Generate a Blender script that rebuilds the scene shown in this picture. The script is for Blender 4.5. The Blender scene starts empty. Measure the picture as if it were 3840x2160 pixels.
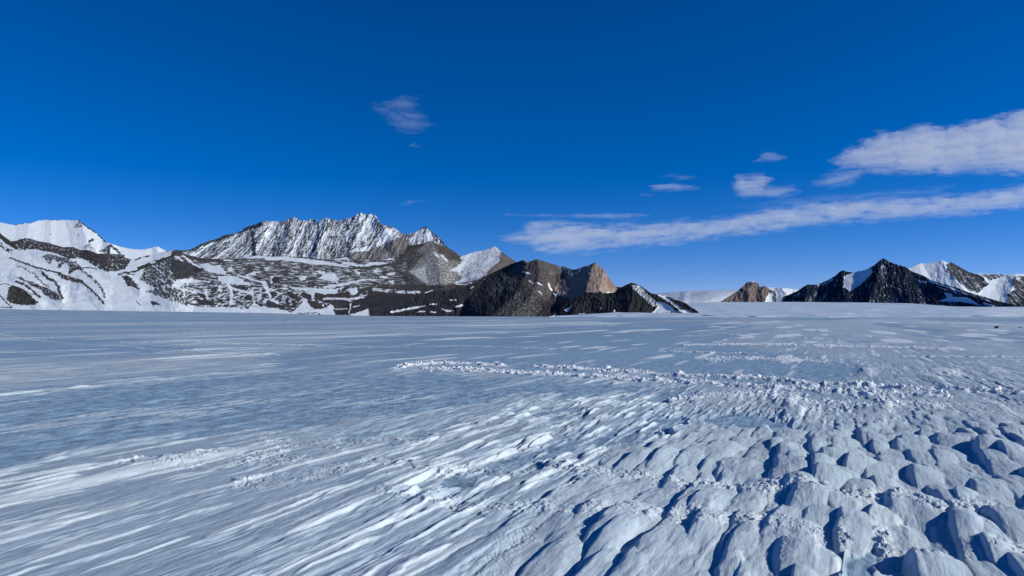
import bpy, math
import numpy as np

# ------------------------------------------------------------------ scene constants
F = 2847.0            # focal length in photo pixels (3840 wide)
CX, CY, HY = 1920.0, 1080.0, 1188.0
CAMZ = 1.65
PITCH = math.atan((HY - CY) / F)
SUN_AZ, SUN_EL = math.radians(99), math.radians(25)     # clockwise from +Y (view direction)
WIND = math.radians(23.4)
rng = np.random.default_rng(7)
C = bpy.context.scene.collection
cp, sp = math.cos(PITCH), math.sin(PITCH)

def ray(X, Y):
    """photo pixel -> (x/y, z/y) of the world ray"""
    x = (X - CX) / F; y = (CY - Y) / F
    fy = cp - y * sp; fz = sp + y * cp
    return x / fy, fz / fy
def unray(a, e):
    """world slopes -> photo pixel"""
    k = 1.0 / (cp + e * sp)
    x = a * k; y = (-sp + e * cp) * k
    return CX + F * x, CY - F * y
def gpt(X, Y):
    a, e = ray(np.asarray(X, float), np.asarray(Y, float))
    d = CAMZ / np.maximum(-e, 1e-5)
    return a * d, d

# ------------------------------------------------------------------ noise
def h2(ix, iy, seed):
    h = (ix.astype(np.int64) * 374761393 + iy.astype(np.int64) * 668265263 + seed * 974634777) & 0xFFFFFFFF
    h = ((h ^ (h >> 13)) * 1274126177) & 0xFFFFFFFF
    h = ((h ^ (h >> 16)) * 2246822519) & 0xFFFFFFFF
    h ^= h >> 15
    return h.astype(np.float64) / 4294967296.0
def pn(x, y, seed=0):
    ix = np.floor(x); iy = np.floor(y); fx = x - ix; fy = y - iy
    ux = fx * fx * fx * (fx * (fx * 6 - 15) + 10); uy = fy * fy * fy * (fy * (fy * 6 - 15) + 10)
    ix = ix.astype(np.int64); iy = iy.astype(np.int64)
    def g(i, j):
        a = h2(ix + i, iy + j, seed) * (2 * np.pi)
        return np.cos(a) * (fx - i) + np.sin(a) * (fy - j)
    n = (g(0, 0) * (1 - ux) + g(1, 0) * ux) * (1 - uy) + (g(0, 1) * (1 - ux) + g(1, 1) * ux) * uy
    return n * 1.5
def fbm(x, y, oc=4, seed=0, gain=.5, lac=2.03):
    r = 0; a = 1.; t = 0
    for i in range(oc):
        r = r + a * pn(x, y, seed + i * 17); t += a * a; a *= gain
        x = x * lac + 3.7; y = y * lac + 1.3
    return r / math.sqrt(t)
def ridged(x, y, oc=4, seed=0, gain=.5):
    r = 0; a = 1.; t = 0
    for i in range(oc):
        r = r + a * (1 - 2 * np.abs(pn(x, y, seed + i * 31))); t += a; a *= gain
        x = x * 2.07 + 5.1; y = y * 2.07 + 2.9
    return r / t
def ss(a, b, x):
    t = np.clip((x - a) / (b - a), 0, 1); return t * t * (3 - 2 * t)

# ------------------------------------------------------------------ traced shapes
CR = {'o': (0, 0, 1), '1': (0, 760, 2.683), '2': (640, 760, 2.683), '3': (1400, 760, 2.898), '4': (1900, 860, 2.862),
      '5': (2700, 900, 2.26), 'a': (0, 820, 3.916), 'b': (520, 930, 4.6), 'c': (1000, 930, 4.6),
      'i': (0, 1160, 2.0125), 'j': (1280, 1160, 2.0125), 'k': (2560, 1160, 2.0125),
      'l': (0, 1600, 2.0125), 'm': (1280, 1600, 2.0125), 'n': (2560, 1600, 2.0125),
      's': (1800, 380, 1.2627), 't': (1300, 300, 1.9815)}
def T(c, s):
    ox, oy, k = CR[c]
    v = np.array([[float(q) for q in p.split(',')] for p in s.split()])
    return np.stack([ox + v[:, 0] / k, oy + v[:, 1] / k], 1)
def segdist(P, X, Y):
    best = np.full(X.shape, 1e9)
    for (x0, y0), (x1, y1) in zip(P[:-1], P[1:]):
        dx, dy = x1 - x0, y1 - y0
        t = np.clip(((X - x0) * dx + (Y - y0) * dy) / (dx * dx + dy * dy + 1e-9), 0, 1)
        best = np.minimum(best, (X - x0 - t * dx) ** 2 + (Y - y0 - t * dy) ** 2)
    return np.sqrt(best)
def inside(P, X, Y):
    r = np.zeros(X.shape, bool); n = len(P)
    for i in range(n):
        x0, y0 = P[i]; x1, y1 = P[(i + 1) % n]
        if y0 == y1: continue
        r ^= ((Y < y0) != (Y < y1)) & (X < (x1 - x0) * (Y - y0) / (y1 - y0) + x0)
    return r
def field(P, X, Y, kind, pad):
    """signed distance (polygon) or minus distance (line), -1e3 far away"""
    out = np.full(X.shape, -1e3)
    m = (X > P[:, 0].min() - pad) & (X < P[:, 0].max() + pad) & (Y > P[:, 1].min() - pad) & (Y < P[:, 1].max() + pad)
    if not m.any(): return out
    x, y = X[m], Y[m]
    if kind == 'P':
        d = segdist(np.vstack([P, P[:1]]), x, y)
        out[m] = np.where(inside(P, x, y), d, -d)
    else:
        out[m] = -segdist(P, x, y)
    return out
def paint(S, X, Y, ops, warp):
    """ops: (kind, crop, pts, value, edge or width[, edge])"""
    wx = warp * fbm(X / 14, Y / 9, 3, 501); wy = warp * .6 * fbm(X / 14, Y / 9, 3, 733)
    Xw, Yw = X + wx, Y + wy
    for op in ops:
        k, c, s, val = op[:4]; P = T(c, s)
        if k == 'P':
            e = op[4] if len(op) > 4 else 3.
            t = ss(-e, e, field(P, Xw, Yw, 'P', e * 2 + 8))
        else:
            w = op[4] / CR[c][2] * .5
            t = ss(-w * 1.3 - 1.2, -w * .6 + .6, field(P, Xw, Yw, 'L', w * 2 + 8))
        if np.ndim(val): t = t[..., None]
        S = S * (1 - t) + np.asarray(val, float) * t
    return S

# ------------------------------------------------------------------ mesh + materials
def mesh_obj(name, V, quads, mat, cols=None, attrs=None, parent=None, smooth=True):
    me = bpy.data.meshes.new(name)
    V = np.ascontiguousarray(V, np.float32); Q = np.ascontiguousarray(quads, np.int32)
    k = Q.shape[1]
    me.vertices.add(len(V)); me.vertices.foreach_set('co', V.ravel())
    me.loops.add(Q.size); me.loops.foreach_set('vertex_index', Q.ravel())
    me.polygons.add(len(Q)); me.polygons.foreach_set('loop_start', np.arange(0, Q.size, k, dtype=np.int32))
    if smooth: me.polygons.foreach_set('use_smooth', np.ones(len(Q), bool))
    me.update(calc_edges=True)
    if cols is not None:
        at = me.attributes.new('Albedo', 'FLOAT_COLOR', 'POINT')
        c4 = np.ones((len(V), 4), np.float32); c4[:, :3] = cols
        at.data.foreach_set('color', c4.ravel())
    for n, v in (attrs or {}).items():
        at = me.attributes.new(n, 'FLOAT', 'POINT'); at.data.foreach_set('value', np.ascontiguousarray(v, np.float32).ravel())
    me.materials.append(mat)
    o = bpy.data.objects.new(name, me); C.objects.link(o)
    if parent: o.parent = parent
    return o
def gridquads(nr, nc, off=0):
    i = np.arange(nr * nc).reshape(nr, nc) + off
    return np.stack([i[:-1, :-1].ravel(), i[:-1, 1:].ravel(), i[1:, 1:].ravel(), i[1:, :-1].ravel()], 1)

def new_mat(name):
    m = bpy.data.materials.new(name); m.use_nodes = True
    nt = m.node_tree; b = nt.nodes['Principled BSDF']; return m, nt, b
def albedo_mat(name, scale, bump, dist, rough=.85, spec=.06, var=.12, ice=False, scale2=None):
    m, nt, b = new_mat(name); N, L = nt.nodes, nt.links
    at = N.new('ShaderNodeAttribute'); at.attribute_name = 'Albedo'
    tc = N.new('ShaderNodeTexCoord')
    no = N.new('ShaderNodeTexNoise'); no.inputs['Scale'].default_value = scale; no.inputs['Detail'].default_value = 6
    L.new(tc.outputs['Object'], no.inputs['Vector'])
    mr = N.new('ShaderNodeMapRange'); mr.inputs['To Min'].default_value = 1 - var; mr.inputs['To Max'].default_value = 1 + var
    mr.inputs['From Min'].default_value = .25; mr.inputs['From Max'].default_value = .75
    L.new(no.outputs['Fac'], mr.inputs['Value'])
    mx = N.new('ShaderNodeVectorMath'); mx.operation = 'SCALE'
    L.new(at.outputs['Color'], mx.inputs[0]); L.new(mr.outputs[0], mx.inputs['Scale'])
    L.new(mx.outputs[0], b.inputs['Base Color'])
    bp = N.new('ShaderNodeBump'); bp.inputs['Strength'].default_value = bump; bp.inputs['Distance'].default_value = dist
    L.new(no.outputs['Fac'], bp.inputs['Height'])
    if scale2:
        n2 = N.new('ShaderNodeTexNoise'); n2.inputs['Scale'].default_value = scale2; n2.inputs['Detail'].default_value = 4
        L.new(tc.outputs['Object'], n2.inputs['Vector'])
        b2 = N.new('ShaderNodeBump'); b2.inputs['Strength'].default_value = bump * .6; b2.inputs['Distance'].default_value = dist * .25
        L.new(n2.outputs['Fac'], b2.inputs['Height']); L.new(bp.outputs[0], b2.inputs['Normal']); L.new(b2.outputs[0], b.inputs['Normal'])
    else:
        L.new(bp.outputs[0], b.inputs['Normal'])
    b.inputs['Roughness'].default_value = rough
    b.inputs['Specular IOR Level'].default_value = spec
    if ice:
        ai = N.new('ShaderNodeAttribute'); ai.attribute_name = 'Ice'
        r = N.new('ShaderNodeMapRange'); r.inputs['To Min'].default_value = .8; r.inputs['To Max'].default_value = .42
        L.new(ai.outputs['Fac'], r.inputs['Value']); L.new(r.outputs[0], b.inputs['Roughness'])
        r2 = N.new('ShaderNodeMapRange'); r2.inputs['To Min'].default_value = .12; r2.inputs['To Max'].default_value = .3
        L.new(ai.outputs['Fac'], r2.inputs['Value']); L.new(r2.outputs[0], b.inputs['Specular IOR Level'])
    return m

M_rock = albedo_mat('rock_and_snow', .02, .35, 6., var=.1)
SNOW = np.array([.83, .88, .88])

# ------------------------------------------------------------------ mountains
def mountain(name, sil, base, D, m, ops, val0, noise, rock, cops=(), relief=(), rough=1., jag=1.5, step=1.5, warp=5., gain=2.2,
             snowcol=SNOW, rx=0., rockvar=.35, Dx=None):
    P = np.vstack(sil); P = P[np.argsort(P[:, 0], kind='stable')]
    x0, x1 = P[0, 0], P[-1, 0]
    xs = np.arange(x0, x1, step)
    top = np.interp(xs, P[:, 0], P[:, 1])
    top = top + jag * fbm(xs / 9, xs * 0 + 3.1, 4, 91, gain=.65) + jag * .5 * ridged(xs / 4, xs * 0 + .7, 3, 19)
    if np.ndim(base): bs = np.interp(xs, base[:, 0], base[:, 1])
    else: bs = np.full(xs.shape, float(base))
    bs = np.maximum(bs, top + 4)
    nr = int(max(8, (bs - top).max() / step))
    v = np.linspace(0, 1, nr)[:, None]
    X = np.broadcast_to(xs, (nr, len(xs))).copy(); Y = bs + (top - bs) * v
    # relief in pixels (negative = towards the viewer)
    R = np.zeros(X.shape)
    wX = X + 4 * fbm(X / 20, Y / 20, 3, 71); wY = Y + 4 * fbm(X / 20, Y / 20, 3, 77)
    for (c, s, w, amp, side) in relief:
        Pl = T(c, s); w = w / CR[c][2]
        pad = w * 1.1
        msk = (X > Pl[:, 0].min() - pad) & (X < Pl[:, 0].max() + pad) & (Y > Pl[:, 1].min() - pad) & (Y < Pl[:, 1].max() + pad)
        if not msk.any(): continue
        x, y = wX[msk], wY[msk]; d = segdist(Pl, x, y)
        t = np.clip(1 - d / w, 0, 1)
        if side:   # one-sided step: side>0 keeps relief to the right of the line
            xl = np.interp(y, *(Pl[np.argsort(Pl[:, 1])].T[::-1]))
            k = (x - xl) * side > 0
            t = np.where(k, 1 - (1 - t) ** 2, t ** 1)
            t = np.where(k, np.clip(1.25 * t, 0, 1), t)
        r_ = np.zeros(X.shape); r_[msk] = t * amp * w
        R -= r_
    a, e = ray(X, Y)
    n, nrel = noise(X, Y)
    S = paint(np.full(X.shape, float(val0)) if not callable(val0) else val0(X, Y), X, Y, ops, warp)
    calm = ss(.5, 1.2, S)
    R = R + rough * nrel * (1 - .82 * calm) + calm * 2.2 * fbm(X / 55, Y / 30, 3, 87)
    DD = D if Dx is None else D + np.interp(X, Dx[0], Dx[1])
    d = DD * m / (m - np.minimum(e, m * .8)) + R * (D / F) + rx * (X - xs.mean()) * (D / F)
    snow = np.clip((S + n) * gain + .5, 0, 1)[..., None]
    col = np.empty(X.shape + (3,)); col[:] = rock
    if cops: col = paint(col, X, Y, cops, warp)
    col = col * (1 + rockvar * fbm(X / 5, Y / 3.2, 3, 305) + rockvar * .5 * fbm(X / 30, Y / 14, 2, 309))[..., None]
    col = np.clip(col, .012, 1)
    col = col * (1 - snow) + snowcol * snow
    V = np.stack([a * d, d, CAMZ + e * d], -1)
    # back side
    rows = []; zt = V[-1, :, 2]; dt = V[-1, :, 1]; H = np.maximum(zt, 5).max()
    for q in (.15, .4, .8, 1.4, 2.2):
        dd = dt + H * q; rows.append(np.stack([a[-1] * dd, dd, zt - (H * q) * .45 + H * .02 * q], -1))
    V = np.concatenate([V, np.stack(rows)], 0); col = np.concatenate([col, np.repeat(col[-1:], 5, 0)], 0)
    NR, NC = V.shape[:2]
    o = mesh_obj(name, V.reshape(-1, 3), gridquads(NR, NC), M_rock, col.reshape(-1, 3))
    o['kind'] = 'structure'
    return o

def nz_soft(X, Y):
    return .35 * fbm(X / 12, Y / 6, 4, 11), 2.5 * fbm(X / 40, Y / 25, 4, 12) + 1.0 * fbm(X / 8, Y / 6, 3, 13)
def nz_left(X, Y):
    u = X * .75 - Y * .75; v = X * .6 + Y * .6      # streaks run down to the right
    n = .62 * fbm(u / 5, v / 11, 4, 21) + .3 * fbm(X / 3, Y / 3, 2, 23)
    return n, 3.5 * fbm(X / 45, Y / 25, 4, 22) + 1.5 * fbm(u / 7, v / 14, 3, 24)
def nz_cd(X, Y):
    # left hills and cone: down-right streaks; right: horizontal terraces of stones
    u = X * .7 - Y * .72; v = X * .7 + Y * .7
    nl = .95 * fbm(u / 5.0, v / 12, 4, 21, gain=.6) + .35 * fbm(X / 3, Y / 3, 2, 23)
    tilt = (X - 700) * .02
    yy = Y - 6 * fbm(X / 90, Y / 60, 2, 33) - (X - 900) * .03
    nr1 = .75 * fbm(X / 24, yy / 6.5, 4, 31, gain=.55) + .4 * fbm(X / 10 + yy / 14, yy / 10, 3, 32)
    nr2 = .7 * fbm(X / 34, yy / 4.2, 4, 35, gain=.65) + .25 * fbm(X / 3, Y / 2.4, 2, 36)
    lower = ss(1040, 1095, Y + (X - 900) * -.03)
    nr = nr1 * lower + nr2 * (1 - lower)
    k = ss(630, 690, X + (Y - 1050) * -.5)
    # fine scree on the right-hand cones
    kr = ss(1480, 1580, X) * (1 - ss(1075, 1085, Y + (X - 1500) * .01))
    nf = .55 * fbm(X / 4 + Y / 9, Y / 5, 4, 37, gain=.7) + .2 * pn(X / 2, Y / 2, 39)
    n = nl * (1 - k) + nr * k
    n = n * (1 - kr) + nf * kr
    rel = 4.5 * fbm(X / 60, Y / 30, 3, 22) + 1.3 * fbm(X / 10, Y / 6, 3, 24) + 1.6 * (nr1 * lower * k + nl * (1 - k))
    return n, rel
def nz_b(X, Y):
    sh = np.interp(X, [700, 900, 1100, 1250, 1500, 1700], [1.3, 1.0, .35, .4, .7, .2])
    u = X + sh * (Y - 900)
    rib = ridged(u / 46 + .1 * fbm(X / 30, Y / 30, 2, 44), Y / 190, 3, 41, gain=.55)
    n = .55 * fbm(u / 7, Y / 22, 4, 42, gain=.6) + .62 * fbm(u / 3.6, Y / 5.5, 3, 43, gain=.6) - .62 * rib + .10
    return n, -13 * rib - 3.5 * fbm(u / 6, Y / 18, 3, 45, gain=.6)
def nz_rock(X, Y):
    return .7 * fbm(X / 6 + Y / 16, Y / 4, 4, 51, gain=.68) + .45 * fbm(X / 2.5, Y / 2.5, 2, 52), \
        -8 * ridged(X / 44 + .3 * fbm(X / 30, Y / 30, 2, 56), Y / 70, 4, 53) - 3 * ridged(X / 13 + Y / 40, Y / 22, 3, 55) + 3.5 * fbm(X / 9, Y / 12, 4, 54, gain=.65)
def nz_k(X, Y):
    sh = np.interp(X, [2940, 3160, 3300, 3500, 3700], [.5, .15, -.1, -.5, -1.2])
    u = X + sh * (Y - 1050)
    rib = ridged(u / 30, Y / 120, 4, 61, gain=.6)
    return .5 * fbm(u / 5, Y / 18, 4, 62, gain=.6) + .45 * fbm(u / 2.6, Y / 5, 3, 63) - .45 * rib, -8 * rib - 3 * fbm(u / 6, Y / 14, 3, 64)

# A: far snowy dome on the left
A_sil = [T('1', '-300,230 -60,195 0,198 60,210 150,225 240,205 300,210 380,180 480,170 560,175 640,172 730,178 800,178 830,200 870,235 930,270 980,310 1030,355 1070,395 1120,415 1200,440 1270,455 1350,468 1440,472 1500,460 1545,445 1590,442 1640,470 1690,492 1750,520 1900,600')]
mountain('mountain', A_sil, 1010, 9000, .5, [
    ('L', '1', '800,178 830,200 870,235 930,270 980,310 1030,355 1065,392', -.9, 26),
    ('P', '1', '790,180 840,240 800,260 740,250 760,210', -.05), ('P', '1', '870,395 930,350 950,380 900,410', -.5),
    ('P', '1', '820,440 900,400 950,460 980,510 880,480', .0), ('P', '1', '980,480 1100,425 1110,510 1000,500', -.1),
    ('L', '1', '1090,510 1110,430 1170,470 1240,545', -.3, 30), ('L', '1', '500,260 510,320', .1, 10), ('L', '1', '785,340 800,310', -.3, 8),
    ('L', '1', '140,226 240,207', -.5, 7), ('L', '1', '480,172 620,174', -.5, 7)],
    1.5, nz_soft, (.07, .065, .065), relief=[('1', '820,190 860,330 880,470', 160, .5, 0), ('1', '1105,420 1110,560', 90, .7, 0), ('1', '1580,442 1600,540', 60, .6, 0),
    ('1', '510,170 505,420', 60, .25, 0), ('1', '300,210 250,420', 120, .25, 0)], jag=1.2, rx=.35)

# B: long jagged range
B_sil = [T('2', '-240,560 -100,500 0,480 50,475 120,480 200,468 260,440 300,415 360,395 420,372 480,358 540,325 640,310 720,280 760,240 830,225 900,198 940,185 1010,182 1090,190 1160,182 1200,155 1245,145 1290,165 1300,178 1380,178 1440,158 1470,175 1480,205 1510,180 1560,148 1600,160 1680,180 1780,160 1860,130 1905,97 1960,115 2040,118 2070,140 2100,190 2140,230 2200,228 2260,260 2320,300 2360,325'),
         T('3', '350,345 440,325 490,300 520,275 570,256 600,285 650,325 710,375 760,430 800,480 860,515 900,540 940,575 1010,640')]
scree = (.175, .16, .145)
mountain('mountain', B_sil, 1012, 6000, .75, [
    ('P', '2', '0,480 300,415 760,240 900,195 930,230 780,270 600,340 420,400 300,440 200,480 100,500', -.75, 4),
    ('P', '2', '1700,580 1800,520 1900,490 2050,460 2200,400 2360,325 2450,300 2440,420 2400,560 2000,600', -.3, 3),
    ('P', '2', '2070,420 2130,300 2180,240 2230,300 2180,360 2120,440', .75, 3), ('P', '2', '1900,120 2050,120 2080,180 2060,300 1960,400 1900,350 1940,220', .35, 4),
    ('P', '2', '1700,260 1730,250 1720,330 1690,330', .8, 3), ('P', '2', '1760,280 1800,290 1790,400 1770,380', .8, 3), ('P', '2', '1800,500 1830,470 2000,440 1990,480', .8, 3),
    ('L', '2', '1390,540 1420,450 1450,330 1480,240', .9, 14), ('L', '2', '1215,540 1245,440 1260,380', .6, 12), ('L', '2', '970,520 1010,430 1040,380', .6, 14),
    ('P', '2', '930,300 1000,290 1030,330 1000,390 960,350', .7, 3), ('P', '2', '1080,240 1150,220 1120,330 1080,350', .6, 3),
    ('L', '2', '820,300 835,420 840,540', -1., 26), ('L', '2', '1480,200 1490,300 1420,520', -.5, 14),
    ('P', '3', '555,330 640,320 665,400 600,440 560,420', .9, 2), ('P', '3', '380,400 500,300 560,300 550,440 400,460', .2, 3),
    ('L', '3', '520,275 570,256 600,285 710,375 800,480 880,530', -.6, 16), ('L', '3', '840,545 900,575', 1., 12)],
    .16, nz_b, (.062, .062, .066), cops=[('P', '2', '1700,600 1800,510 1900,480 2050,450 2200,390 2360,315 2470,290 2440,420 2400,620', scree, 3)],
    relief=[('2', '1905,100 1880,300 1840,500', 120, .35, 0), ('2', '1560,150 1520,350 1480,560', 110, .5, 0), ('2', '1245,145 1180,350 1120,560', 110, .45, 0), ('2', '930,190 870,400 840,560', 110, .5, 0),
            ('3', '570,256 585,360 600,460', 60, .5, 0), ('2', '2060,140 2200,330 2240,420', 90, .5, 0)], jag=2.6, warp=6, rough=.9, gain=1.8)

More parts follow.
